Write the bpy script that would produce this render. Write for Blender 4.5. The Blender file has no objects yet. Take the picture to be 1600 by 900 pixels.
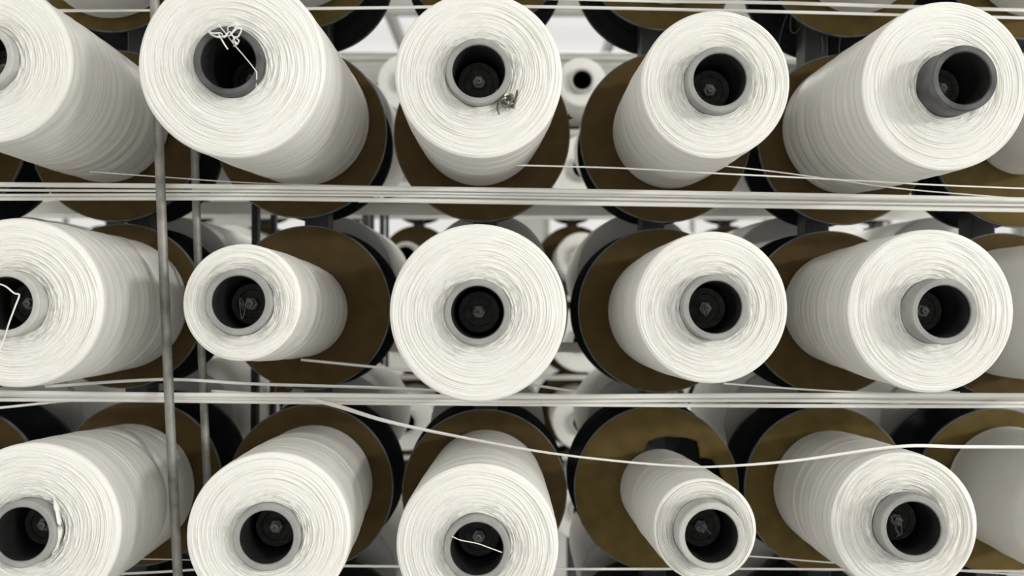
import bpy, math, random
import numpy as np
from mathutils import Vector, Matrix

# ------------------------------------------------------------------ camera
F_PX = 1590.0                      # focal length in pixels of the 1600x900 frame
EYE = Vector((0.0, 0.0, 1.30))     # the rack's own axis direction is +Y
YAW = math.atan(10 / F_PX)
PITCH = math.atan(30 / F_PX)
scene = bpy.context.scene
col = scene.collection
cam_data = bpy.data.cameras.new('camera')
cam = bpy.data.objects.new('camera', cam_data)
col.objects.link(cam)
cam.location = EYE
cam.rotation_euler = (math.pi / 2 + PITCH, 0, -YAW)
cam_data.sensor_width = 36
cam_data.lens = 36 * F_PX / 1600
cam_data.clip_start = 0.02
cam_data.clip_end = 100
cam_data.dof.use_dof = True
cam_data.dof.focus_distance = 0.645
cam_data.dof.aperture_fstop = 9.0
scene.camera = cam

# ------------------------------------------------------------------ world, lights, exposure
world = bpy.data.worlds.new('world')
scene.world = world
world.use_nodes = True
bg = world.node_tree.nodes['Background']
bg.inputs['Color'].default_value = (1.0, 0.985, 0.96, 1)
bg.inputs['Strength'].default_value = 2.8

def area_light(name, loc, target, sx, sy, power, colour=(1, 1, 1)):
    d = bpy.data.lights.new(name, 'AREA')
    d.shape = 'RECTANGLE'; d.size = sx; d.size_y = sy
    d.energy = power; d.color = colour
    o = bpy.data.objects.new(name, d)
    col.objects.link(o)
    o.location = loc
    o.rotation_euler = (Vector(target) - Vector(loc)).to_track_quat('-Z', 'Y').to_euler()
    return o
# daylight through the windows of the wall behind the camera
area_light('window_fill_light', (0.55, -2.3, 1.25), (0.0, 0.8, 1.25), 1.0, 2.2, 12, (1.0, 0.985, 0.95))
area_light('window_fill_light', (-0.8, -2.3, 1.25), (0.1, 0.8, 1.25), 1.0, 2.2, 24, (1.0, 0.985, 0.95))
# fill light added at unseen side-wall windows to brighten the bobbins' sides
area_light('window_fill_light', (-4.4, -0.7, 1.6), (0.0, 0.5, 1.3), 2.0, 1.9, 75, (1.0, 0.985, 0.95))
area_light('window_fill_light', (4.4, -0.7, 1.6), (0.0, 0.5, 1.3), 2.0, 1.9, 130, (1.0, 0.985, 0.95))

vs = scene.view_settings
vs.view_transform = 'Standard'
vs.look = 'None'
vs.exposure = -1.68
vs.gamma = 1.0
vs.use_curve_mapping = False
scene.display_settings.display_device = 'sRGB'

# ------------------------------------------------------------------ helpers
CAM_M = cam.rotation_euler.to_matrix()

def P(u, v, Y):
    """the point of the plane y = Y that the photograph shows at pixel u, v"""
    d = CAM_M @ Vector(((u - 800) / F_PX, -(v - 450) / F_PX, -1))
    return EYE + d * (Y / d.y)

def tag(o, label=None, cat=None, group=None, kind=None):
    if label: o['label'] = label
    if cat: o['category'] = cat
    if group: o['group'] = group
    if kind: o['kind'] = kind
    return o

def empty(name, matrix):
    o = bpy.data.objects.new(name, None)
    o.empty_display_size = 0.02
    col.objects.link(o)
    o.matrix_world = matrix
    return o

def link(name, mesh, material=None, parent=None, matrix=None):
    o = bpy.data.objects.new(name, mesh)
    col.objects.link(o)
    if parent is not None:
        o.parent = parent
    if matrix is not None:
        o.matrix_local = matrix
    if material is not None and not mesh.materials:
        mesh.materials.append(material)
    return o

def grid_mesh(name, X, close_u=False, smooth=True, cap=False):
    """X[i, j, 3]: i runs along the profile, j round the axis (closed)."""
    n, m, _ = X.shape
    i = np.arange(n if close_u else n - 1)[:, None]
    j = np.arange(m)[None, :]
    i2 = (i + 1) % n; j2 = (j + 1) % m
    q = np.stack([i * m + j, i * m + j2, i2 * m + j2, i2 * m + j], -1).reshape(-1, 4)
    me = bpy.data.meshes.new(name)
    co = X.reshape(-1, 3)
    me.vertices.add(len(co)); me.vertices.foreach_set('co', co.astype(np.float32).ravel())
    loops = q.ravel(); starts = np.arange(len(q)) * 4; tot = np.full(len(q), 4)
    if cap:
        c0 = np.arange(m)[::-1]; c1 = (n - 1) * m + np.arange(m)
        loops = np.concatenate([loops, c0, c1])
        starts = np.concatenate([starts, [len(q) * 4, len(q) * 4 + m]])
        tot = np.concatenate([tot, [m, m]])
    me.loops.add(len(loops)); me.loops.foreach_set('vertex_index', loops.astype(np.int32))
    me.polygons.add(len(starts)); me.polygons.foreach_set('loop_start', starts.astype(np.int32))
    me.polygons.foreach_set('loop_total', tot.astype(np.int32))
    me.update(calc_edges=True)
    me.validate()
    if smooth:
        me.polygons.foreach_set('use_smooth', np.ones(len(me.polygons), bool))
    return me

def sharp(me, angle=35):
    me.set_sharp_from_angle(angle=math.radians(angle))
    return me

def lathe(name, prof, seg=64, close=True, angle=35):
    """profile of (radius, z) round local Z; counter-clockwise seen with r right and z up"""
    p = np.array(prof, float)
    t = np.linspace(0, 2 * np.pi, seg, endpoint=False)
    X = np.empty((len(p), seg, 3))
    X[:, :, 0] = p[:, :1] * np.cos(t); X[:, :, 1] = p[:, :1] * np.sin(t); X[:, :, 2] = p[:, 1:]
    return sharp(grid_mesh(name, X, close_u=close), angle)

def box_mesh(name, size, centre=(0, 0, 0), bevel=0.0):
    import bmesh
    bm = bmesh.new()
    bmesh.ops.create_cube(bm, size=1)
    bmesh.ops.scale(bm, vec=size, verts=bm.verts)
    bmesh.ops.translate(bm, vec=centre, verts=bm.verts)
    if bevel:
        bmesh.ops.bevel(bm, geom=bm.edges[:], offset=bevel, segments=2, affect='EDGES', profile=0.5)
    me = bpy.data.meshes.new(name)
    bm.to_mesh(me); bm.free()
    return me

def spline(pts, n):
    """Catmull-Rom through the points"""
    p = np.array(pts, float)
    if len(p) == 2:
        t = np.linspace(0, 1, n)[:, None]
        return p[0] * (1 - t) + p[1] * t
    p = np.vstack([2 * p[0] - p[1], p, 2 * p[-1] - p[-2]])
    k = len(p) - 3
    out = []
    for s in np.linspace(0, k, n):
        i = min(int(s), k - 1); t = s - i
        a, b, c, d = p[i:i + 4]
        out.append(0.5 * (2 * b + (c - a) * t + (2 * a - 5 * b + 4 * c - d) * t * t + (3 * b - a - 3 * c + d) * t ** 3))
    return np.array(out)

def tube_mesh(name, pts, radius, n=24, seg=8, flat=1.0):
    c = spline(pts, n)
    tan = np.gradient(c, axis=0)
    tan /= np.linalg.norm(tan, axis=1, keepdims=True) + 1e-12
    r = np.broadcast_to(np.asarray(radius, float), (n,))
    X = np.empty((n, seg, 3))
    ref = np.array([0, 0, 1.0]) if abs(tan[0][2]) < 0.9 else np.array([1.0, 0, 0])
    prev = None
    for i in range(n):
        a = (ref if prev is None else prev)
        a = a - tan[i] * np.dot(a, tan[i]); a /= np.linalg.norm(a) + 1e-12
        prev = a
        b = np.cross(tan[i], a)
        for k in range(seg):
            th = 2 * np.pi * k / seg
            X[i, k] = c[i] + r[i] * (math.cos(th) * a + flat * math.sin(th) * b)
    return grid_mesh(name, X, cap=True)

def ribbon_mesh(name, pts, width, n=60, seed=0, twist=0.35, thick=0.00022):
    """a flat plastic tape that runs through the points, rolling a little about its own length"""
    rnd = np.random.default_rng(seed)
    c = spline(pts, n)
    tan = np.gradient(c, axis=0); tan /= np.linalg.norm(tan, axis=1, keepdims=True)
    s = np.linspace(0, 1, n)
    roll = twist * sum(np.sin(2 * np.pi * (f * s + rnd.random())) * a for f, a in ((1.3, 1.0), (3.1, .6), (6.0, .25)))
    w = np.broadcast_to(np.asarray(width, float), (n,)) if np.ndim(width) == 0 else np.interp(s, np.linspace(0, 1, len(width)), width)
    X = np.empty((n, 4, 3))
    for i in range(n):
        view = np.array([0, -1.0, 0])
        side = np.cross(tan[i], view); side /= np.linalg.norm(side)
        nor = np.cross(side, tan[i])
        a = math.cos(roll[i]) * side + math.sin(roll[i]) * nor
        b = -math.sin(roll[i]) * side + math.cos(roll[i]) * nor
        for k, (u, v) in enumerate(((.5, .5), (-.5, .5), (-.5, -.5), (.5, -.5))):
            X[i, k] = c[i] + a * u * w[i] + b * v * thick
    return grid_mesh(name, X, cap=True, smooth=False)

# ------------------------------------------------------------------ materials
def mat(name, colour, rough=0.6, metal=0.0, spec=0.5, emit=None, strength=0):
    m = bpy.data.materials.new(name)
    m.use_nodes = True
    b = m.node_tree.nodes['Principled BSDF']
    b.inputs['Base Color'].default_value = (*colour, 1)
    b.inputs['Roughness'].default_value = rough
    b.inputs['Metallic'].default_value = metal
    b.inputs['Specular IOR Level'].default_value = spec
    if emit:
        b.inputs['Emission Color'].default_value = (*emit, 1)
        b.inputs['Emission Strength'].default_value = strength
    return m

def nd(m, kind, **kw):
    n = m.node_tree.nodes.new(kind)
    for k, v in kw.items():
        setattr(n, k, v)
    return n

def mottle(m, c1, c2, scale, detail=6, lo=.35, hi=.65, bump=0.0, bscale=None, dist=0.0005):
    """noise between two colours plus fine relief, in object space"""
    L = m.node_tree.links
    b = m.node_tree.nodes['Principled BSDF']
    tc = nd(m, 'ShaderNodeTexCoord')
    no = nd(m, 'ShaderNodeTexNoise'); no.inputs['Scale'].default_value = scale; no.inputs['Detail'].default_value = detail
    L.new(tc.outputs['Object'], no.inputs['Vector'])
    r = nd(m, 'ShaderNodeValToRGB')
    r.color_ramp.elements[0].position = lo; r.color_ramp.elements[0].color = (*c1, 1)
    r.color_ramp.elements[1].position = hi; r.color_ramp.elements[1].color = (*c2, 1)
    L.new(no.outputs['Fac'], r.inputs['Fac'])
    L.new(r.outputs['Color'], b.inputs['Base Color'])
    if bump:
        n2 = nd(m, 'ShaderNodeTexNoise'); n2.inputs['Scale'].default_value = bscale or scale * 6
        n2.inputs['Detail'].default_value = 4
        L.new(tc.outputs['Object'], n2.inputs['Vector'])
        bp = nd(m, 'ShaderNodeBump'); bp.inputs['Strength'].default_value = bump; bp.inputs['Distance'].default_value = dist
        L.new(n2.outputs['Fac'], bp.inputs['Height'])
        L.new(bp.outputs['Normal'], b.inputs['Normal'])
    return m

def winding_material(name, c1, c2):
    """white tape wound round local Z: fine lines that follow the wraps"""
    m = mat(name, c2, 0.42, spec=0.4)
    L = m.node_tree.links
    b = m.node_tree.nodes['Principled BSDF']
    tc = nd(m, 'ShaderNodeTexCoord')
    sep = nd(m, 'ShaderNodeSeparateXYZ'); L.new(tc.outputs['Object'], sep.inputs[0])
    cx = nd(m, 'ShaderNodeCombineXYZ'); L.new(sep.outputs['X'], cx.inputs['X']); L.new(sep.outputs['Y'], cx.inputs['Y'])
    ln = nd(m, 'ShaderNodeVectorMath', operation='LENGTH'); L.new(cx.outputs[0], ln.inputs[0])
    sc = nd(m, 'ShaderNodeVectorMath', operation='SCALE'); sc.inputs['Scale'].default_value = 0.018
    nrm = nd(m, 'ShaderNodeVectorMath', operation='NORMALIZE'); L.new(cx.outputs[0], nrm.inputs[0]); L.new(nrm.outputs[0], sc.inputs[0])
    s2 = nd(m, 'ShaderNodeSeparateXYZ'); L.new(sc.outputs[0], s2.inputs[0])
    rz = nd(m, 'ShaderNodeMath', operation='ADD'); L.new(ln.outputs['Value'], rz.inputs[0]); L.new(sep.outputs['Z'], rz.inputs[1])
    cb = nd(m, 'ShaderNodeCombineXYZ')
    sy = []
    for k in ('X', 'Y'):
        L.new(s2.outputs[k], cb.inputs[k])
    mul = nd(m, 'ShaderNodeMath', operation='MULTIPLY'); mul.inputs[1].default_value = 14.0
    L.new(rz.outputs[0], mul.inputs[0]); L.new(mul.outputs[0], cb.inputs['Z'])
    n1 = nd(m, 'ShaderNodeTexNoise'); n1.inputs['Scale'].default_value = 110; n1.inputs['Detail'].default_value = 3
    L.new(cb.outputs[0], n1.inputs['Vector'])
    n2 = nd(m, 'ShaderNodeTexNoise'); n2.inputs['Scale'].default_value = 22; n2.inputs['Detail'].default_value = 3
    L.new(tc.outputs['Object'], n2.inputs['Vector'])
    r = nd(m, 'ShaderNodeValToRGB')
    r.color_ramp.elements[0].position = .3; r.color_ramp.elements[0].color = (*c1, 1)
    r.color_ramp.elements[1].position = .62; r.color_ramp.elements[1].color = (*c2, 1)
    L.new(n2.outputs['Fac'], r.inputs['Fac']); L.new(r.outputs['Color'], b.inputs['Base Color'])
    bp = nd(m, 'ShaderNodeBump'); bp.inputs['Strength'].default_value = 0.6; bp.inputs['Distance'].default_value = 0.0005
    L.new(n1.outputs['Fac'], bp.inputs['Height']); L.new(bp.outputs['Normal'], b.inputs['Normal'])
    return m

M = {}
M['tape'] = winding_material('wound_white_tape', (.87, .86, .815), (.91, .90, .865))
M['strand'] = mat('white_tape', (.92, .91, .87), 0.35)
M['core'] = mottle(mat('grey_tube', (.3, .3, .29), 0.7), (.25, .25, .245), (.36, .36, .345), 60, bump=.3, bscale=500)
M['core_light'] = mottle(mat('pale_grey_tube', (.5, .5, .48), 0.7), (.42, .42, .40), (.56, .555, .53), 60, bump=.3, bscale=500)
M['core_dark'] = mottle(mat('charcoal_tube', (.07, .07, .075), 0.6), (.05, .05, .055), (.12, .12, .122), 70, bump=.3, bscale=500)
M['tube_shade'] = mottle(mat('black_tube_shade', (.01, .01, .011), 0.8, spec=.2), (.014, .014, .015), (.032, .032, .032), 60)  # shade inside the tubes, put into the colour
M['felt'] = mottle(mat('brown_felt', (.16, .10, .04), 0.95, spec=.1), (.082, .055, .023), (.098, .067, .029), 60, bump=.6, bscale=1800, dist=.0006)
M['felt_gold_lit'] = mottle(mat('ochre_felt_lit', (.22, .15, .05), 0.95, spec=.1), (.112, .080, .029), (.150, .106, .038), 60, bump=.6, bscale=1800, dist=.0006)  # lighter felt copy: light falling on the topmost discs put into the colour
M['edge'] = mottle(mat('grey_disc_edge', (.1, .105, .11), 0.6), (.07, .075, .078), (.15, .155, .155), 90)
M['black'] = mottle(mat('black_brake_disc', (.012, .013, .015), 0.6, spec=.2), (.006, .0068, .0085), (.014, .015, .017), 35, bump=.2, bscale=400)
M['steel_dark'] = mottle(mat('dark_steel', (.03, .032, .035), 0.5), (.022, .024, .027), (.05, .052, .055), 40, bump=.2, bscale=300)
M['rod'] = mottle(mat('dull_galvanised_steel', (.3, .3, .27), 0.5, metal=.35), (.16, .16, .145), (.40, .395, .36), 70, lo=.3, hi=.7, bump=.25, bscale=400)
M['plate'] = mottle(mat('dusty_spindle_plate', (.05, .05, .05), 0.8), (.016, .016, .016), (.042, .042, .04), 250)
M['bolt'] = mottle(mat('dusty_bolt', (.2, .2, .19), 0.6, metal=.3), (.12, .12, .115), (.28, .28, .265), 300)
M['beam'] = mottle(mat('pale_painted_steel', (.5, .5, .46), 0.5), (.44, .44, .40), (.56, .56, .52), 9)
M['floor'] = mottle(mat('concrete', (.3, .3, .29), 0.8), (.46, .46, .44), (.56, .555, .54), 2.5, bump=.2, bscale=80)
M['plaster'] = mottle(mat('white_plaster', (.75, .75, .72), 0.9), (.70, .70, .67), (.80, .80, .78), 2, bump=.1, bscale=60)
M['lint'] = mat('grey_lint', (.18, .17, .13), 0.9)
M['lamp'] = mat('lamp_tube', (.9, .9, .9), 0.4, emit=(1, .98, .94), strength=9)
gl = bpy.data.materials.new('window_glass'); gl.use_nodes = True
nt = gl.node_tree; nt.nodes.clear()
o_ = nt.nodes.new('ShaderNodeOutputMaterial'); mx = nt.nodes.new('ShaderNodeMixShader'); mx.inputs[0].default_value = .08
tr = nt.nodes.new('ShaderNodeBsdfTransparent'); gg = nt.nodes.new('ShaderNodeBsdfGlossy'); gg.inputs['Roughness'].default_value = .05
nt.links.new(tr.outputs[0], mx.inputs[1]); nt.links.new(gg.outputs[0], mx.inputs[2]); nt.links.new(mx.outputs[0], o_.inputs[0])
M['glass'] = gl

# ------------------------------------------------------------------ the hall
HX, Y0, Y1, HZ = 4.5, -2.4, 8.0, 2.9
def struct(name, mesh, material, parent=None):
    o = link(name, mesh, material, parent)
    if parent is None:
        o['kind'] = 'structure'
    return o
struct('floor', box_mesh('floor', (2 * HX + .4, Y1 - Y0 + .4, .1), (0, (Y0 + Y1) / 2, -.05)), M['floor'])
def ceiling_mesh():
    import bmesh
    bm = bmesh.new()
    for xa, xb, ya, yb in ((-HX, HX, Y0, 1.6), (-HX, HX, 6.8, Y1), (-HX, -2.6, 1.6, 6.8), (2.6, HX, 1.6, 6.8)):
        r = bmesh.ops.create_cube(bm, size=1)
        bmesh.ops.scale(bm, vec=(xb - xa, yb - ya, .1), verts=r['verts'])
        bmesh.ops.translate(bm, vec=((xa + xb) / 2, (ya + yb) / 2, HZ + .05), verts=r['verts'])
    me = bpy.data.meshes.new('ceiling'); bm.to_mesh(me); bm.free()
    return me
struct('ceiling', ceiling_mesh(), M['plaster'])
sky_w = empty('window_7', Matrix.Translation((0, 4.2, HZ)))
sky_w['kind'] = 'structure'
for q in range(8):
    for p_ in range(4):
        link('pane', box_mesh('pane', (.61, 1.26, .008), (-2.275 + .65 * q, -1.95 + 1.3 * p_, .05)), M['glass'], sky_w)
for q in range(9):
    link('glazing_bar', box_mesh('glazing_bar', (.04, 5.2, .09), (-2.6 + .65 * q, 0, .05)), M['beam'], sky_w)


def wall_with_windows(name, y, openings, z0, z1, first, HX=HX, turn=None):
    """a wall across the hall with rectangular openings between z0 and z1"""
    import bmesh
    bm = bmesh.new()
    def bx(xa, xb, za, zb):
        r = bmesh.ops.create_cube(bm, size=1)
        bmesh.ops.scale(bm, vec=(xb - xa, .15, zb - za), verts=r['verts'])
        bmesh.ops.translate(bm, vec=((xa + xb) / 2, y, (za + zb) / 2), verts=r['verts'])
    bx(-HX, HX, 0, z0); bx(-HX, HX, z1, HZ)
    x = -HX
    for a, b in openings:
        bx(x, a, z0, z1); x = b
    bx(x, HX, z0, z1)
    me = bpy.data.meshes.new(name); bm.to_mesh(me); bm.free()
    if turn is not None: me.transform(turn)
    struct(name, me, M['plaster'])
    for k, (a, b) in enumerate(openings):
        w = empty('window_%d' % (first + k), (turn or Matrix.Identity(4)) @ Matrix.Translation(((a + b) / 2, y, z0)))
        w['kind'] = 'structure'
        W, H = b - a, z1 - z0
        for sx in (-1, 1):
            link('window_frame', box_mesh('window_frame', (.05, .08, H), (sx * (W / 2 - .025), 0, H / 2)), M['beam'], w)
        for zz in (.025, H - .025):
            link('window_frame', box_mesh('window_frame', (W - .1, .08, .05), (0, 0, zz)), M['beam'], w)
        nm = max(2, round(W / .6))
        pw = (W - .1) / nm
        for q in range(1, nm):
            link('mullion', box_mesh('mullion', (.03, .06, H - .1), (-W / 2 + .05 + q * pw, 0, H / 2)), M['beam'], w)
        for q in range(nm):
            link('pane', box_mesh('pane', (pw - .03, .006, H - .1), (-W / 2 + .05 + (q + .5) * pw, 0, H / 2)), M['glass'], w)
wall_with_windows('wall_far', Y1 + .075, [(-4.1, -2.3), (-1.9, -.1), (.3, 2.1), (2.5, 4.1)], 1.5, 2.7, 1)
wall_with_windows('wall_behind', Y0 - .075, [(-1.4, -.2), (0.0, 1.1)], .12, 2.4, 5)

for nm_, sg_, f_ in (('wall_left', -1, 8), ('wall_right', 1, 9)):      # local x runs along the hall
    T = Matrix.Translation((sg_ * (HX + .075), (Y0 + Y1) / 2, 0)) @ Matrix.Rotation(math.pi / 2, 4, 'Z')
    wall_with_windows(nm_, 0, [(-.7 - (Y0 + Y1) / 2 - 1.05, -.7 - (Y0 + Y1) / 2 + 1.05)], .6, 2.6, f_, HX=(Y1 - Y0) / 2, turn=T)  # openings added in the unseen side walls for the fill lights

# ceiling purlins and strip lights
for k, yy in enumerate((2.6, 3.9, 5.2, 6.5)):
    o = link('ceiling_purlin', box_mesh('ceiling_purlin', (2 * HX, .06, .10), (0, yy, HZ - .05)), M['beam'])
    tag(o, ['pale ceiling purlin nearest above the far aisle', 'second pale ceiling purlin from the rack',
            'third pale ceiling purlin from the rack', 'pale ceiling purlin nearest the far windows'][k], 'beam', kind='structure')
def strip_light(x, y, label, power):
    r = empty('strip_light', Matrix.Translation((x, y, HZ)))
    tag(r, label, 'lamp', 'strip lights on the ceiling')
    link('housing', box_mesh('housing', (1.3, .14, .05), (0, 0, -.025), .006), M['plaster'], r)
    for s in (-1, 1):
        link('lamp_tube', tube_mesh('lamp_tube', [(-.6, s * .035, -.066), (.6, s * .035, -.066)], .013, 4, 12), M['lamp'], r)
    d = bpy.data.lights.new('strip_glow', 'AREA'); d.shape = 'RECTANGLE'; d.size = 1.2; d.size_y = .1
    d.energy = power; d.color = (1, .98, .94)
    o = bpy.data.objects.new('strip_glow', d); col.objects.link(o); o.location = (x, y, HZ - .085)
    return r
def added_key_lamp(loc, target, power, label):  # unseen key light for the left-hand shadows; its wall fixture is made up
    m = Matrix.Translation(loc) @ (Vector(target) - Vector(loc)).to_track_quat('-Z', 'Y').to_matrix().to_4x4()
    r = empty('added_key_lamp', m)
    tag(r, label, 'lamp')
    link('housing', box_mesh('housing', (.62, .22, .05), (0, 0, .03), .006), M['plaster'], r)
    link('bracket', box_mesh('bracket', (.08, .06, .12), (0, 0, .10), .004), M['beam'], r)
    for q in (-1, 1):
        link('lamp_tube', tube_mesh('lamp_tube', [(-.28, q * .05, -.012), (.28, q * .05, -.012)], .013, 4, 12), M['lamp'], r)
    d = bpy.data.lights.new('key_glow', 'AREA'); d.shape = 'RECTANGLE'; d.size = .5; d.size_y = .2
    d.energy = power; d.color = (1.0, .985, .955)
    o = bpy.data.objects.new('key_glow', d); col.objects.link(o)
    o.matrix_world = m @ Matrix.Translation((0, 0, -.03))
added_key_lamp((2.95, -2.2, 2.0), (-.1, .7, 1.3), 165, 'added twin tube key lamp, unseen on the wall behind the camera, right side')
strip_light(1.0, -.7, 'white twin tube strip light above the front aisle, right one', 9)
strip_light(-1.2, -.7, 'white twin tube strip light above the front aisle, left one', 9)
strip_light(.3, 3.2, 'white twin tube strip light above the far aisle, centre one', 85)
strip_light(-2.0, 3.2, 'white twin tube strip light above the far aisle, left one', 62)
strip_light(2.5, 3.2, 'white twin tube strip light above the far aisle, right one', 62)

# ------------------------------------------------------------------ bobbins
R_IN, R_OUT = 0.0160, 0.0200
Y_DISC, Y_BACK, Y_RIM = 0.830, 0.8255, 0.612

def smooth_noise(rnd, n, m, cut):
    """n rows of noise, each periodic over m columns and low-passed at `cut` cycles"""
    spec = np.zeros((n, m // 2 + 1), complex)
    k = np.arange(m // 2 + 1)
    amp = np.exp(-(k / cut) ** 2)
    spec[:] = (rnd.normal(size=(n, m // 2 + 1)) + 1j * rnd.normal(size=(n, m // 2 + 1))) * amp
    a = np.fft.irfft(spec, m, axis=1)
    return a / (a.std() + 1e-12)

def winding_mesh(name, z0, z1, Rb, Rf, seed, rough=1.0, dome=0.003, shoulder=0.0018, grooves=(), seg=176, nf=140, ns=110, rc=R_OUT):
    rnd = np.random.default_rng(seed)
    t = np.linspace(0, 2 * np.pi, seg, endpoint=False)
    # --- front face, from the shoulder in to the tube
    rr = np.linspace(Rf - shoulder, rc + .0002, nf)
    u = (rr - rc) / (Rf - rc)                                   # 0 at the tube, 1 at the rim
    face = z1 + dome * (1 - u ** 1.5)
    nk = nf + 30
    tab = smooth_noise(rnd, nk, seg, 7)
    tab += .8 * rnd.normal(size=(nk, 1))
    tab = .25 * np.roll(tab, 1, 0) + .5 * tab + .25 * np.roll(tab, -1, 0)
    warp = 4 * smooth_noise(rnd, 1, seg, 2)[0] + 10
    amp = rough * (.00022 + .00046 * np.exp(-u * 2.6))[:, None]
    idx = np.clip(np.arange(nf)[:, None] + np.clip(warp, 1, 28)[None, :], 0, nk - 2)
    i0 = idx.astype(int); fr = idx - i0
    jj = np.arange(seg)[None, :]
    ridge = tab[i0, jj] * (1 - fr) + tab[i0 + 1, jj] * fr
    ridge += (.9 * np.exp(-u * 3.2))[:, None] * smooth_noise(rnd, nf, seg, 22)
    # a few coarser wraps that stand proud or sunk
    big = np.zeros((nf, 1))
    for _ in range(9):
        c = rnd.integers(4, nf - 2); w = rnd.uniform(.8, 2.2)
        big[:, 0] += rnd.choice([-1, 1]) * np.exp(-((np.arange(nf) - c) / w) ** 2)
    face_z = face[:, None] + amp * ridge + rough * .00045 * big
    face_z[-3:] = face[-3:, None] + rough * .0006 * smooth_noise(rnd, 1, seg, 9)[0][None, :]
    # --- shoulder
    sh = np.linspace(0, np.pi / 2, 7)[:-1]
    shr = Rf - shoulder + shoulder * np.cos(sh); shz = z1 - shoulder + shoulder * np.sin(sh)
    # --- side
    zs = np.linspace(z0 + .003, z1 - shoulder - .0005, ns)
    v = (zs - z0) / (z1 - z0)
    prof = Rb + (Rf - Rb) * v + .0009 * np.sin(np.pi * v)
    bands = np.convolve(rnd.normal(size=ns + 8), np.hanning(9) / np.hanning(9).sum(), 'valid')[:ns] * .0005
    bands += np.convolve(rnd.normal(size=ns + 4), np.hanning(7)[1:-1] / 3, 'valid')[:ns] * .00012
    bands += rnd.normal(size=ns) * .00007
    for g, depth, w in grooves:
        bands -= depth * np.exp(-((v - g) / w) ** 2)
    side_r = (prof + bands)[:, None] + .00010 * smooth_noise(rnd, ns, seg, 3)
    back_r = np.array([rc + .0002, Rb - .003, Rb - .0012, Rb]); back_z = np.array([z0, z0, z0 + .0006, z0 + .002])
    # scattered lean of the whole outer layer
    out = .00025 * smooth_noise(rnd, 1, seg, 3)[0]
    Rg = np.vstack([np.repeat(back_r[:, None], seg, 1), side_r + out, np.repeat(shr[:, None], seg, 1) + out, np.repeat(rr[:, None], seg, 1)])
    Zg = np.vstack([np.repeat(back_z[:, None], seg, 1), np.repeat(zs[:, None], seg, 1), np.repeat(shz[:, None], seg, 1), face_z])
    X = np.stack([Rg * np.cos(t), Rg * np.sin(t), Zg], -1)
    return grid_mesh(name, X, close_u=True)

def tube_core(L):
    return lathe('core_tube', [(R_IN, 0), (R_OUT, 0), (R_OUT, L - .0008), (R_OUT - .0008, L), (R_IN + .0006, L), (R_IN, L - .0006)], 72)
def tube_inner_shade(L):  # thin dark sleeve standing in for the shade inside the tube
    return lathe('tube_inner_shade', [(R_IN - .0004, .001), (R_IN, .001), (R_IN, L - .0015), (R_IN - .0004, L - .0015)], 72)

def frame_from(p0, p1):
    """matrix at p0 whose local Z points to p1 and whose local Y stays as upright as it can"""
    z = (Vector(p1) - Vector(p0)).normalized()
    x = Vector((1, 0, 0)); x = (x - z * x.dot(z)).normalized()
    y = z.cross(x)
    m = Matrix((x, y, z)).transposed().to_4x4()
    m.translation = Vector(p0)
    return m, (Vector(p1) - Vector(p0)).length

def make_bobbin(p0, p1, Rb, Rf, prot, core, seed, label, group, **kw):
    m, L = frame_from(p0, p1)
    root = empty('tape_bobbin', m)
    tag(root, label, 'bobbin', group)
    link('core_tube', tube_core(L), M[core], root)
    link('tube_inner_shade', tube_inner_shade(L), M['tube_shade'], root)
    tilt = math.acos(max(-1, min(1, abs((Vector(p1) - Vector(p0)).normalized().y))))
    z0 = .001 + Rb * math.sin(tilt)
    link('winding', winding_mesh('winding', z0, L - prot, Rb, Rf, seed, **kw), M['tape'], root)
    return root

# ---- holders: felt-faced disc, brake disc, spindle
R_DISC, R_BRAKE = 0.0672, 0.0690
felt_mesh = lathe('felt_disc', [(.0125, 0), (.0125, -.0008), (R_DISC - .0010, -.0008), (R_DISC - .0010, -.0003), (R_DISC - .0014, 0)], 96)
back_mesh = lathe('backing_disc', [(.0125, -.0008), (.0125, -.0045), (R_DISC - .0004, -.0045), (R_DISC, -.0041), (R_DISC, -.0009), (R_DISC - .0003, -.0008)], 96)
brake_mesh = lathe('brake_disc', [(.011, -.070), (.011, -.078), (R_BRAKE, -.078), (R_BRAKE, -.0715), (R_BRAKE - .0006, -.071),
                                  (R_BRAKE - .0045, -.071), (R_BRAKE - .0052, -.0722), (R_BRAKE - .016, -.0722), (R_BRAKE - .0168, -.0712), (.03, -.0712), (.028, -.070)], 96)
axle_mesh = lathe('axle', [(.0005, -.090), (.0095, -.090), (.0095, .002), (.0005, .002)], 32)
spindle_mesh = lathe('spindle', [(.0005, .003), (.0095, .003), (.0095, .165), (.0134, .168), (.0134, .176), (.0128, .177), (.0095, .177), (.009, .1755), (.0005, .1755)], 40)
bolt_mesh = lathe('bolt', [(.0005, .1757), (.0046, .1757), (.0046, .1795), (.0038, .1805), (.0025, .1805), (.0025, .184), (.0005, .184)], 6, angle=20)
for me, k in ((back_mesh, 'edge'), (brake_mesh, 'black'), (axle_mesh, 'steel_dark'), (spindle_mesh, 'plate'), (bolt_mesh, 'bolt'), (felt_mesh, 'felt')):
    me.materials.append(M[k])
felt_gold_lit_mesh = felt_mesh.copy(); felt_gold_lit_mesh.materials.clear(); felt_gold_lit_mesh.materials.append(M['felt_gold_lit'])

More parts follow.
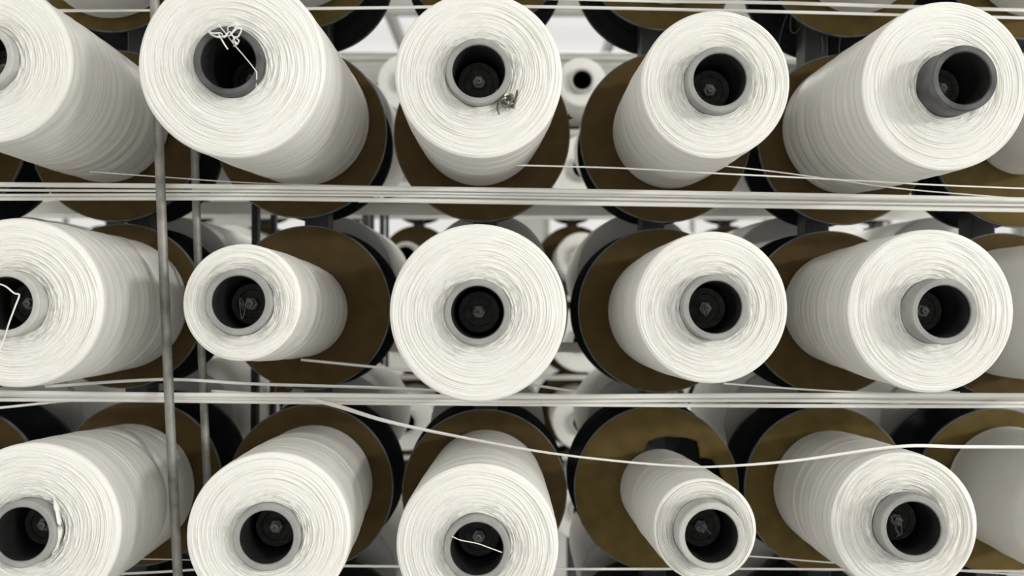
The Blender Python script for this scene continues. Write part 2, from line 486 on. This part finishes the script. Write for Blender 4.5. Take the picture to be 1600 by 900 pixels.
def torn_felt():
    """a felt face with a ragged hole torn open beside the spindle"""
    rnd = np.random.default_rng(5)
    seg = 180
    t = np.linspace(0, 2 * np.pi, seg, endpoint=False)
    deg = np.degrees(t)
    keys = [0, 10, 22, 29, 35, 41, 49, 60, 70, 80, 90, 100, 108, 118, 300, 335, 360]
    vals = [52, 53, 53, 50, 42.5, 46, 50, 46.5, 44.5, 42, 41.5, 38, 33, 20, 20, 38, 52]
    rin = np.interp(deg, keys, vals) / 1000 + rnd.normal(size=seg) * .0004 + .0008 * np.sin(11 * t) * np.sin(5 * t)
    rin[(deg > 118) & (deg < 305)] = .020
    ro = np.full(seg, R_DISC - .001)
    def ring(r, z): return np.stack([r * np.cos(t), r * np.sin(t), np.broadcast_to(z, r.shape)], -1)
    X = np.stack([ring(rin, np.full(seg, -.0006)), ring(rin, np.full(seg, -.0008)), ring(ro, np.full(seg, -.0008)), ring(ro, np.full(seg, -.0003)),
                  ring(ro - .0004, np.zeros(seg)), ring((rin + ro) / 2, np.full(seg, .0002)), ring(rin + .003, .0003 + .0004 * rnd.random(seg)), ring(rin + .0008, np.where(rin > .024, np.minimum(.0006, .0012), 0))])
    return grid_mesh('felt_disc', X, close_u=True)

def make_holder(pd, bob_m, label, group, gold_lit=False, torn=False):
    """pd: disc centre; bob_m: matrix of the bobbin it carries (the spindle follows the tube)"""
    m, _ = frame_from(pd, pd + Vector((0, -1, 0)))
    root = empty('bobbin_holder', m)
    tag(root, label, 'bobbin holder', group)
    f = link('felt_disc', torn_felt() if torn else (felt_gold_lit_mesh if gold_lit else felt_mesh), M['felt_gold_lit'], root)
    if torn:
        f['label'] = 'ochre felt face torn open beside the spindle'
        bk = lathe('backing_disc', [(.0560, -.0008), (.0560, -.0045), (R_DISC - .0004, -.0045), (R_DISC, -.0041), (R_DISC, -.0009), (R_DISC - .0003, -.0008)], 96)
        bk.materials.append(M['edge'])
        link('backing_disc', bk, None, root)
    else:
        link('backing_disc', back_mesh, None, root)
    link('brake_disc', brake_mesh, None, root)
    link('axle', axle_mesh, None, root)
    loc = m.inverted() @ bob_m
    sp = link('spindle', spindle_mesh, None, root, loc)
    link('bolt', bolt_mesh, None, sp)
    return root

# ---- measured bobbins of the near rack: (row, column): disc centre, back centre of the winding, tube rim centre (all photo pixels),
#      back radius at the disc, front radius at the front face, how far the tube stands out, tube kind, options
D = {
 (0, -1): ((-95, 212), (-100, 195), (-330, 95), 104, 120, .012, 'core', {}),
 (0, 0): ((180, 212), (170, 190), (-32, 88), 97, 128, .012, 'core_light', dict(shoulder=.003, grooves=((.30, .0009, .02),))),
 (0, 1): ((470, 207), (474, 188), (356, 95), 104, 146, .010, 'core_dark', dict(y=.585)),
 (0, 2): ((753, 209), (749, 196), (748, 111), 96, 131, .012, 'core', dict(rough=1.1)),
 (0, 3): ((1040, 214), (1046, 206), (1125, 124), 90, 117, .015, 'core', {}),
 (0, 4): ((1318, 218), (1321, 203), (1508, 122), 102, 133, .026, 'core_dark', dict(grooves=((.12, .0006, .02), (.33, .0005, .03)))),
 (0, 5): ((1592, 222), (1592, 200), (1836, 114), 75, 98, .014, 'core', {}),
 (1, -1): ((-85, 484), (-88, 482), (-340, 478), 100, 128, .012, 'core', {}),
 (1, 0): ((190, 478), (194, 476), (8, 474), 100, 132, .016, 'core_light', dict(shoulder=.003, rough=1.2, grooves=((.38, .0016, .012), (.62, .0006, .03)))),
 (1, 1): ((481, 481), (472, 486), (372, 472), 72, 92, .010, 'core', dict(rough=1.1)),
 (1, 2): ((759, 486), (757, 485), (746, 488), 102, 138, .010, 'core', {}),
 (1, 3): ((1032, 485), (1041, 486), (1118, 480), 92, 119, .014, 'core', {}),
 (1, 4): ((1297, 489), (1309, 481), (1476, 487), 87, 129, .021, 'core', {}),
 (1, 5): ((1568, 492), (1572, 488), (1838, 486), 101, 130, .014, 'core', {}),
 (2, -1): ((-65, 765), (-68, 765), (-320, 850), 92, 122, .012, 'core', {}),
 (2, 0): ((217, 755), (208, 760), (33, 835), 97, 134, .016, 'core', dict(shoulder=.003, rough=1.3, grooves=((.42, .0016, .015),))),
 (2, 1): ((485, 762), (490, 756), (416, 840), 90, 125, .010, 'core', dict(grooves=((.15, .0005, .02), (.3, .0005, .02)))),
 (2, 2): ((757, 769), (759, 761), (745, 858), 90, 127, .010, 'core', dict(grooves=((.2, .0006, .02), (.4, .0006, .03)))),
 (2, 3): ((1026, 763), (1030, 763), (1112, 838), 62, 80, .022, 'core_light', dict(rough=1.2)),
 (2, 4): ((1292, 764), (1296, 761), (1428, 826), 88, 110, .020, 'core', dict(rough=1.6)),
 (2, 5): ((1560, 767), (1573, 760), (1813, 846), 95, 124, .014, 'core', {}),
}
for c, (x, yy, r) in enumerate(((175, -78, 106), (468, -82, 96), (755, -82, 88), (1040, -80, 86), (1325, -70, 92), (1606, -66, 92))):
    xw = x + (12 if c == 4 else 4 if c == 3 else 0)
    D[(-1, c)] = ((x, yy), (xw, yy + 4), (790 + (x - 790) * 1.32, 480 + (yy - 480) * 1.32), r, r * 1.3, .012, 'core', {})
for c, x in enumerate((-70, 225, 490, 757, 1026, 1290, 1560), -1):
    D[(3, c)] = ((x, 1040), (x, 1040), (790 + (x - 790) * 1.32, 480 + 560 * 1.32), 92, 120, .012, 'core', {})

BL = {
 (0, -1): 'white tape bobbin cut by the left edge, left of the top row, mostly hidden',
 (0, 0): 'large white tape bobbin at the left edge of the top row',
 (0, 1): 'large white tape bobbin with a knotted thread hanging in its charcoal tube',
 (0, 2): 'white tape bobbin with grey lint beside its tube, top row centre',
 (0, 3): 'white tape bobbin with grey tube, top row, left of the protruding charcoal tube',
 (0, 4): 'large white tape bobbin with a charcoal tube standing far out, top right',
 (0, 5): 'narrow white tape bobbin cut by the right edge behind the protruding charcoal tube',
 (1, -1): 'white tape bobbin beyond the left edge in the middle row',
 (1, 0): 'large white tape bobbin at the left edge of the middle row, thread across its tube',
 (1, 1): 'small half empty white tape bobbin in the middle row against a wide brown disc',
 (1, 2): 'wide white tape bobbin seen end on at the very centre of the rack',
 (1, 3): 'white tape bobbin in the middle row just right of the centre one',
 (1, 4): 'large white tape bobbin with a long grey tube end, right of the middle row',
 (1, 5): 'white tape bobbin cut by the right edge in the middle row',
 (2, -1): 'white tape bobbin cut by the left edge in the bottom row, mostly hidden',
 (2, 0): 'white tape bobbin at bottom left with ragged wraps beside its grey tube',
 (2, 1): 'white tape bobbin in the bottom row just right of the steel rod',
 (2, 2): 'white tape bobbin with a thread across its tube mouth, bottom row centre',
 (2, 3): 'thinnest white tape bobbin, before the torn ochre disc',
 (2, 4): 'white tape bobbin with rough crumpled face, right of the torn ochre disc',
 (2, 5): 'shaded white tape bobbin cut by the right edge in the bottom row',
}
COLW = ['at the far left', 'second from the left', 'third from the left', 'fourth from the left', 'fifth from the left', 'at the far right']
for c in range(6):
    BL[(-1, c)] = 'white tape bobbin cut by the top edge, ' + COLW[c]
for c in range(-1, 6):
    BL[(3, c)] = 'white tape bobbin below the bottom edge, ' + ('beyond the left side' if c < 0 else COLW[c])
ROWN = {-1: 'cut by the top edge', 0: 'in the top row', 1: 'in the middle row', 2: 'in the bottom row', 3: 'cut by the bottom edge'}
bob = {}
holders = {}
for n, ((r, c), (disc, back, rim, rb, rf, prot, core, kw)) in enumerate(sorted(D.items())):
    kw = dict(kw)
    yr = kw.pop('y', Y_RIM)
    p0 = P(*back, Y_BACK); p1 = P(*rim, yr)
    Rb = rb * .82 / F_PX; Rf = rf * (yr + prot) / F_PX
    hero = r in (0, 1, 2) and 0 <= c <= 4
    if not hero:
        kw.update(seg=96, nf=50, ns=30)
    b = make_bobbin(p0, p1, Rb, Rf, prot, core, 100 + n, BL[(r, c)], 'tape bobbins on the near rack', **kw)
    bob[(r, c)] = b
    if (r, c) == (2, 3):
        hl = 'holder with a torn ochre felt disc behind the thinnest bobbin'
    else:
        hl = 'brown disc holder with black brake disc %s, %s' % (ROWN[r], 'beyond the left side' if c < 0 else COLW[c])
        if c == 5: hl = hl.replace('at the far right', 'at the right edge')
    holders[(r, c)] = hd = make_holder(P(*disc, Y_DISC), b.matrix_world.copy(), hl, 'bobbin holders on the near rack',
                gold_lit=(r == -1 or (r == 2 and c in (4, 5)) or (r == 0 and c == 5)), torn=((r, c) == (2, 3)))
    if r == 0:                                            # the top row carries slightly wider felt discs
        k_ = 1.075 if c == 2 else 1.045
        for ch in hd.children:
            if ch.name.startswith(('felt_disc', 'backing_disc')): ch.scale = (k_, k_, 1)
            if ch.name.startswith('brake_disc'): ch.scale = (.97, .97, 1)
bpy.context.view_layer.update()

# ------------------------------------------------------------------ rack uprights
POSTX = [P(u, 482, Y_DISC).x for u in (-85, 190, 481, 757, 1031, 1299, 1570)]
for k, x in enumerate(POSTX):
    top, H = 1.66, 1.66
    o = link('rack_upright', box_mesh('rack_upright', (.020, .028, H), (0, 0, H / 2), .0015), M['steel_dark'])
    o.location = (x, .879, 0)
    tag(o, 'dark steel upright of the near rack, ' + ['beyond the left side', 'behind the leftmost discs', 'behind the second column of discs', 'behind the centre column of discs',
        'behind the column right of centre', 'behind the second column from the right', 'behind the discs at the right edge'][k], 'upright', 'uprights of the near rack')
o = link('rack_foot_rail', box_mesh('rack_foot_rail', (POSTX[-1] - POSTX[0] + .02, .05, .03), ((POSTX[-1] + POSTX[0]) / 2, .92, .045), .002), M['steel_dark'])
tag(o, 'dark steel foot rail along the near rack uprights', 'rail')

# two slim vertical rods on the left
for (pts, Y, rad, label) in (
    ([(240, -60), (246, 150), (252, 320), (259, 500), (268, 700), (281, 960)], .722, .0034, 'dull steel guide rod nearest the camera on the left'),
    ([(297, -40), (303, 200), (310, 420), (318, 620), (325, 780), (331, 960)], .785, .0031, 'darker steel guide rod behind the first one on the left')):
    p = [P(u, v, Y) for u, v in pts]
    d0 = (p[0] - p[1]).normalized(); d1 = (p[-1] - p[-2]).normalized()
    low = p[-1] + d1 * (p[-1].z / -d1.z)
    full = [low.lerp(p[-1], q / 9) for q in range(9)] + p[::-1] + [p[0] + d0 * .07, p[0] + d0 * .14]
    o = link('guide_rod', tube_mesh('guide_rod', [tuple(q) for q in full], rad, 120, 14), M['rod'])
    tag(o, label, 'rod', 'steel guide rods')

# ------------------------------------------------------------------ running tapes
def tape(pts, width, label, group, Y=.755, seed=0, twist=.35, n=70, name='running_tape'):
    q = [tuple(P(p[0], p[1], p[2] if len(p) > 2 else Y)) for p in pts]
    o = link(name, ribbon_mesh(name, q, width, n, seed, twist), M['strand'])
    tag(o, label, 'tape', group)
    return o
UP = [  # the bundle between the top and middle rows
 ([(-40, 288), (400, 292), (800, 297), (1200, 304), (1640, 313)], .0034, 'topmost wide white tape of the upper bundle'),
 ([(-40, 297), (400, 299), (800, 303), (1200, 308), (1640, 316)], .0018, 'narrow white tape second from the top of the upper bundle'),
 ([(-40, 305), (400, 304), (800, 308), (1200, 315), (1640, 321)], .0019, 'narrow white tape in the middle of the upper bundle'),
 ([(-40, 310), (400, 310), (800, 316), (1200, 322), (1640, 329)], .0033, 'lowest wide white tape of the upper bundle'),
 ([(300, 297), (560, 300), (800, 305), (1200, 309), (1640, 318)], .0032, 'white tape joining the upper bundle from the left second bobbin'),
 ([(560, 313), (800, 312), (1200, 318), (1640, 326)], .0034, 'white tape joining the upper bundle left of centre'),
 ([(640, 293), (900, 298), (1200, 305), (1640, 311)], .0012, 'narrow white tape skimming the top of the upper bundle'),
 ([(950, 320), (1200, 323), (1640, 331)], .0014, 'narrow white tape along the lower edge of the upper bundle at right'),
]
for k, (p, w, l) in enumerate(UP):
    tape([(u, v, .734 + .002 * k) for u, v in p], w, l, 'tapes of the upper bundle', seed=k, twist=.14)
LOW = [  # the bundle between the middle and bottom rows
 ([(-40, 613), (250, 617), (800, 620), (1200, 618), (1640, 618)], .0036, 'topmost wide white tape of the lower bundle'),
 ([(-40, 617), (250, 621), (800, 627), (1200, 626), (1640, 630)], .0024, 'middle white tape of the lower bundle'),
 ([(-40, 624), (250, 626), (600, 630), (1200, 634), (1640, 635)], .0028, 'lowest white tape of the lower bundle'),
 ([(150, 621), (400, 616), (700, 619), (1000, 623), (1640, 623)], .0026, 'white tape rising into the lower bundle from the left'),
]
for k, (p, w, l) in enumerate(LOW):
    tape([(u, v, .738 + .002 * k) for u, v in p], w, l, 'tapes of the lower bundle', seed=20 + k, twist=.14)
tape([(70, 604, .745), (255, 593, .75), (400, 600, .752), (600, 606, .755), (740, 613, .76), (900, 619, .765)], .0022, 'white tape leaving the underside of the left middle bobbin', 'tapes leaving bobbins', seed=31, twist=.2)
tape([(-40, 641, .74), (0, 637, .742), (150, 623, .75), (300, 617, .755), (500, 617, .757)], .0018, 'white tape climbing from the left edge to the lower bundle', 'tapes leaving bobbins', seed=32, twist=.2)
tape([(470, 562, .79), (560, 571, .785), (690, 584, .78), (800, 597, .775), (900, 612, .77)], .0019, 'white tape unwinding from the small middle row bobbin', 'tapes leaving bobbins', seed=33, twist=.2)
tape([(1130, 599, .735), (1220, 606, .74), (1300, 611, .745), (1420, 616, .752)], .0013, 'narrow white tape unwinding right of centre to the lower bundle', 'tapes leaving bobbins', seed=34, twist=.2)
tape([(330, 612, .75), (430, 619, .745), (510, 630, .735), (600, 657, .72), (700, 679, .705), (840, 705, .69), (960, 720, .68), (1060, 728, .672), (1120, 729, .664), (1240, 720, .652),
      (1400, 698, .648), (1500, 698, .655), (1640, 699, .67)], [.0030, .0032, .0028, .0020, .0015, .0014, .0015, .0018, .0022, .0022], 'loose white tape slanting down over the bottom row bobbins', 'tapes leaving bobbins', seed=35, twist=.12, n=140)
tape([(805, 258, .70), (976, 263, .69), (1122, 271, .685), (1357, 283, .69), (1464, 289, .70), (1640, 296, .71)], .0011, 'thin white tape crossing under the top row at right', 'tapes leaving bobbins', seed=36, twist=.2)
tape([(1110, 257, .70), (1200, 267, .70), (1300, 280, .71), (1420, 296, .73), (1640, 314, .75)], .0009, 'thinnest white tape slanting under the top right bobbin', 'tapes leaving bobbins', seed=37, twist=.2)
tape([(140, 268, .74), (260, 277, .745), (400, 286, .75), (640, 293, .755)], .0008, 'thin white tape leaving the large top left bobbin', 'tapes leaving bobbins', seed=38, twist=.2)
tape([(-40, 17), (240, 16), (600, 12), (800, 10), (1200, 18), (1400, 23), (1640, 29)], .0023, 'white tape along the very top, the lower one', 'tapes above the top row', seed=41, twist=.3)
tape([(700, -8), (1000, 1), (1200, 4), (1400, 10), (1640, 17)], .0027, 'white tape along the very top, the upper one', 'tapes above the top row', seed=42, twist=.2)
tape([(-40, 899), (200, 896), (400, 885), (610, 885), (866, 889), (1200, 889), (1640, 893)], .0018, 'white tape along the very bottom, the longest one', 'tapes below the bottom row', seed=43, twist=.2)
tape([(1090, 864), (1200, 871), (1313, 880), (1640, 901)], .0011, 'thin white tape at bottom right slanting down', 'tapes below the bottom row', seed=44, twist=.2)
tape([(170, 873), (300, 875), (480, 882), (700, 884)], .0006, 'thin white tape at bottom left under the ragged bobbin', 'tapes below the bottom row', seed=45, twist=.2)

# ------------------------------------------------------------------ far side of the near rack: bobbins that point away from the camera
RAISE = .034
CN = ['beyond the left side', 'first column', 'second column', 'centre left column', 'centre right column', 'second column from the right', 'right edge column']
far_w = [winding_mesh('winding', .006, .19, R, R, 300 + k, seg=72, nf=30, ns=30) for k, R in enumerate((.050, .054, .058))]
far_core = tube_core(.205); far_core.materials.append(M['core'])
far_plate = lathe('mount_plate', [(.010, -.012), (.030, -.012), (.030, -.004), (.010, -.004)], 32); far_plate.materials.append(M['steel_dark'])
far_spin = lathe('spindle', [(.0005, -.045), (.0095, -.045), (.0095, .12), (.0005, .12)], 24); far_spin.materials.append(M['steel_dark'])
for me in far_w: me.materials.append(M['tape'])
rnd = random.Random(4)
for (r, c), v in sorted(D.items()):
    if r < 0: continue
    u0, v0 = (((-85, 190, 481, 757, 1031, 1299, 1570)[c + 1]), {-1: -78, 0: 212, 1: 485, 2: 764, 3: 1040}[r])
    p = P(u0, v0, Y_DISC); p.y = .955; p.z += RAISE
    m, _ = frame_from(p, p + Vector((0, 1, 0)))
    root = empty('tape_bobbin', m)
    tag(root, 'white tape bobbin pointing away behind the %s, %s' % (('top row', 'middle row', 'bottom row', 'bottom edge')[r], CN[c + 1]), 'bobbin', 'bobbins on the far side of the near rack')
    link('core_tube', far_core, None, root)
    link('winding', rnd.choice(far_w[1:]) if (r, c) not in ((2, 3), (0, 3)) else far_w[0], None, root)
    h = empty('spindle_mount', m)
    tag(h, 'dark mount of the bobbin pointing away behind the %s, %s' % (('top row', 'middle row', 'bottom row', 'bottom edge')[r], CN[c + 1]), 'spindle mount', 'spindle mounts on the far side of the near rack')
    link('mount_plate', far_plate, None, h); link('spindle', far_spin, None, h)
# tapes running along the far side, one bundle per gap
gz = [(P(800, -78, Y_DISC).z + P(800, 212, Y_DISC).z) / 2, (P(800, 212, Y_DISC).z + P(800, 485, Y_DISC).z) / 2,
      (P(800, 485, Y_DISC).z + P(800, 764, Y_DISC).z) / 2, (P(800, 764, Y_DISC).z + P(800, 1040, Y_DISC).z) / 2]
for k, z in enumerate(gz):
    if k == 0: continue
    for q in range(6):
        zz = z + RAISE + .004 - q * .0018
        yy = 1.05 + .004 * q
        o = link('running_tape', ribbon_mesh('running_tape', [(-.75, yy, zz + .002), (0, yy, zz), (.75, yy, zz - .002)], .0024, 40, 60 + k * 9 + q, .3), M['strand'])
        tag(o, 'white tape of the bundles running behind the near rack', 'tape', 'tapes on the far side of the near rack')
# slim dark uprights of that side
for u, Y, w, lab in ((400, .985, .006, 'slim dark upright behind the small middle row bobbin, left one'), (428, 1.10, .0055, 'slim dark upright behind the small middle row bobbin, right one'),
                     (571, 1.45, .008, 'first of four thin dark uprights left of the centre bobbin'), (581, 1.45, .006, 'second of four thin dark uprights left of the centre bobbin'),
                     (597, 1.45, .006, 'third of four thin dark uprights left of the centre bobbin'), (605, 1.45, .004, 'fourth of four thin dark uprights left of the centre bobbin')):
    p = P(u, 350, Y)
    o = link('thin_upright', box_mesh('thin_upright', (w, .012, 1.455), (0, 0, .7275), .0006), M['steel_dark'])
    o.location = (p.x, Y, 0)
    tag(o, lab, 'upright', 'thin uprights behind the near rack')

# ------------------------------------------------------------------ the rack across the far aisle, facing the camera
R2Y = 1.87
ORD = ['first', 'second', 'third', 'fourth', 'fifth', 'sixth', 'seventh', 'eighth', 'ninth', 'tenth', 'eleventh']
r2w = [winding_mesh('winding', .006, .196, R, R * 1.0, 400 + k, seg=72, nf=40, ns=24) for k, R in enumerate((.0247, .040, .047, .052, .055))]
for me in r2w: me.materials.append(M['tape'])
r2core = tube_core(.212); r2core.materials.append(M['core_light'])
r2shade = tube_inner_shade(.212); r2shade.materials.append(M['tube_shade'])
rows2 = (.371, .227, .083, -.055, -.187, -.330)
cols2 = [-.163 + .144 * k for k in range(-4, 7)]
for i, dz in enumerate(rows2):
    for j, x in enumerate(cols2):
        p = Vector((x, R2Y - .004, EYE.z + dz))
        m, _ = frame_from(p, p + Vector((0, -1, 0)))
        root = empty('tape_bobbin', m)
        bare = (i == 2 and j == 4)
        special = {(2, 4): 'nearly empty pale tube before a brown disc, seen left of the centre bobbin',
                   (4, 4): 'distant white bobbin in the gap above left of the bottom centre bobbin',
                   (0, 6): 'distant white bobbin under the pale beam right of the lint bobbin'}.get((i, j))
        tag(root, special or 'white tape bobbin on the distant rack, %s row, %s from its left' % (ORD[i], ORD[j]), 'bobbin', 'bobbins on the distant rack')
        link('core_tube', r2core, None, root); link('tube_inner_shade', r2shade, None, root)
        link('winding', r2w[0] if bare else r2w[1] if (i, j) == (0, 6) else r2w[1 + rnd.randrange(4)], None, root)
        hm, _ = frame_from(p + Vector((0, .004, 0)), p + Vector((0, -1, 0)))
        h = empty('bobbin_holder', hm)
        tag(h, 'brown disc holder on the distant rack, %s row, %s from its left' % (ORD[i], ORD[j]) if not bare else 'brown disc holder behind the nearly empty pale tube', 'bobbin holder', 'holders on the distant rack')
        link('felt_disc', felt_mesh, None, h); link('backing_disc', back_mesh, None, h); link('axle', axle_mesh, None, h); link('brake_disc', brake_mesh, None, h)
for j, x in enumerate(cols2):
    o = link('rack_upright', box_mesh('rack_upright', (.02, .028, 1.72), (0, 0, .86), .0015), M['steel_dark'])
    o.location = (x, R2Y + .049, 0)
    tag(o, 'dark steel upright of the distant rack, %s from its left' % ORD[j], 'upright', 'uprights of the distant rack')
bz = EYE.z + .432
o = link('top_beam', box_mesh('top_beam', (1.9, .05, .028), (.25, R2Y + .05, bz), .002), M['beam'])
tag(o, 'pale painted beam along the top of the distant rack', 'beam')
o = link('lamp_rail', box_mesh('lamp_rail', (1.9, .012, .008), (.25, R2Y - .02, bz + .022), .001), M['beam'])
tag(o, 'thin pale rail above the beam of the distant rack', 'rail')
for k, (v, Y, h, lab) in enumerate(((84, 3.0, .012, 'upper thin pale pipe beyond the distant rack'), (93, 3.0, .014, 'middle thin pale pipe beyond the distant rack'), (104, 3.0, .03, 'lower thick pale pipe beyond the distant rack'))):
    p = P(600, v, Y)
    o = link('pipe', tube_mesh('pipe', [(-2.2, Y, p.z), (2.2, Y, p.z)], h / 2, 6, 12), M['beam'])
    tag(o, lab, 'pipe', 'pipes beyond the distant rack')
for k, x in enumerate((-2.1, -.42, .9, 2.1)):
    o = link('pipe_stand', box_mesh('pipe_stand', (.035, .035, P(600, 80, 3.0).z), (0, 0, P(600, 80, 3.0).z / 2), .002), M['beam'])
    o.location = (x, 3.04, 0)
    tag(o, 'pale steel stand carrying the pipes, %s from its left' % ORD[k], 'stand', 'pipe stands beyond the distant rack')
for k in range(5):
    z = EYE.z + (rows2[k] + rows2[k + 1]) / 2
    for q in range(4):
        zz = z + .004 - q * .0022; yy = 1.74 + .004 * q
        o = link('running_tape', ribbon_mesh('running_tape', [(-.9, yy, zz + .002), (.2, yy, zz), (1.2, yy, zz - .002)], .0026, 30, 120 + k * 7 + q, .3), M['strand'])
        tag(o, 'white tape of the bundles running along the distant rack', 'tape', 'tapes on the distant rack')

# ------------------------------------------------------------------ threads and lint on single bobbins
def local_path(key, pix, dy=0.0):
    """photo pixels at a depth in front of the tube rim, in the bobbin's own frame"""
    b = bob[key]; inv = b.matrix_world.inverted()
    out = []
    for p in pix:
        out.append(tuple(inv @ P(p[0], p[1], p[2])))
    return out
def thread(key, pix, r, name='loose_thread', label=None, n=40):
    o = link(name, tube_mesh(name, local_path(key, pix), r, n, 6, .6), M['strand'], bob[key])
    if label: o['label'] = label
    return o
y1 = .583
thread((0, 1), [(340, 37, y1), (355, 55, y1), (366, 70, y1), (380, 86, y1 + .002), (397, 107, y1), (401, 115, y1), (400, 135, y1 + .008)], .00055, label='white thread hanging across the charcoal tube')
thread((0, 1), [(325, 48, y1), (333, 52, y1 - .003), (345, 52, y1), (350, 58, y1 - .003), (358, 50, y1), (362, 54, y1 - .003), (352, 57, y1), (341, 58, y1 - .002), (332, 55, y1), (325, 49, y1)], .0007, 'knot', n=60)
thread((0, 1), [(342, 54, y1), (350, 68, y1 - .002), (356, 77, y1)], .0008)
thread((0, 1), [(356, 48, y1), (357, 42, y1 - .003), (370, 39, y1 - .004), (362, 52, y1 - .003), (370, 45, y1 - .004), (377, 46, y1 - .003), (372, 57, y1 - .002), (366, 58, y1), (373, 63, y1 - .003), (370, 69, y1), (366, 63, y1)], .0006, 'knot', n=80)
thread((0, 1), [(360, 52, y1), (366, 60, y1 - .003), (363, 64, y1), (370, 68, y1 - .003), (366, 72, y1)], .0008, 'knot', n=40)
thread((1, 0), [(-20, 440, .61), (6, 446, .609), (22, 458, .609), (30, 461, .611), (24, 478, .609), (14, 505, .609), (6, 530, .612), (-6, 556, .615)], .0008, label='white thread hooked over the tube mouth')
thread((2, 2), [(706, 838, .611), (720, 844, .609), (745, 849, .609), (765, 856, .609), (784, 863, .611)], .00055, label='white thread across the tube mouth')
o = link('loose_wrap', ribbon_mesh('loose_wrap', local_path((2, 0), [(86, 780, .622), (90, 800, .618), (93, 822, .617), (89, 850, .619), (80, 872, .622)]), .0035, 30, 3, .5), M['strand'], bob[(2, 0)])
# ragged debris beside the tube of the top centre bobbin
rn = np.random.default_rng(8)
for q in range(16):
    a = np.array([793, 156]) + rn.normal(size=2) * (5, 6)
    pts = [(a[0], a[1], .622)]
    for _ in range(3):
        a = a + rn.normal(size=2) * 5
        pts.append((a[0], a[1], .616 + rn.random() * .006))
    o = link('lint_tuft', tube_mesh('lint_tuft', local_path((0, 2), pts), .0005 + .0005 * rn.random(), 12, 5), M['lint'] if q % 3 else M['strand'], bob[(0, 2)])
# fluff inside tubes
for key, (cu, cv), Y in (((2, 3), (1100, 824), .637), ((2, 4), (1406, 824), .637), ((1, 2), (746, 487), .637), ((1, 3), (1104, 482), .637), ((1, 1), (384, 476), .637)):
    a = np.array([cu, cv], float); pts = []
    for q in range(9):
        pts.append((cu + rn.normal() * 6, cv + rn.normal() * 7, Y - abs(rn.normal()) * .002))
    o = link('lint_thread', tube_mesh('lint_thread', local_path(key, pts), .0004, 70, 5), M['bolt'], bob[key])
# torn flaps and threads on the felt discs
inv = holders[(0, 2)].matrix_world.inverted()
fl = [inv @ P(u, v, .8296) for u, v in ((884, 186), (889, 177), (891, 182), (896, 184), (890, 187))]
fm = bpy.data.meshes.new('torn_flap')
fm.from_pydata([tuple(q) for q in fl] + [(q.x, q.y, q.z - .0012) for q in fl], [], [(0, 1, 2, 3, 4), (9, 8, 7, 6, 5)] + [(k, (k + 1) % 5 + 0, (k + 1) % 5 + 5, k + 5) for k in range(5)])
link('torn_flap', fm, M['felt'], holders[(0, 2)])
for k, (pix, lab) in enumerate(((((1230, 22, .85), (1222, 45, .85), (1216, 72, .85)), 'thin pale thread hanging left of the fifth disc cut by the top edge'),
                   (((1236, 24, .85), (1235, 45, .85), (1240, 52, .85), (1247, 48, .85), (1252, 40, .85)), 'pale thread loop hanging under the fifth disc cut by the top edge'),
                   (((1313, 58, .845), (1311, 75, .845), (1312, 92, .845)), 'short pale thread hanging beside the top right bobbin'),
                   (((1284, 58, .845), (1286, 72, .845), (1284, 90, .845)), 'short pale thread hanging in front of the upright at top right'))):
    o = link('hanging_thread', tube_mesh('hanging_thread', [tuple(P(*p)) for p in pix], .0004, 20, 5), M['edge'])
    tag(o, lab, 'thread', 'threads hanging at top right')
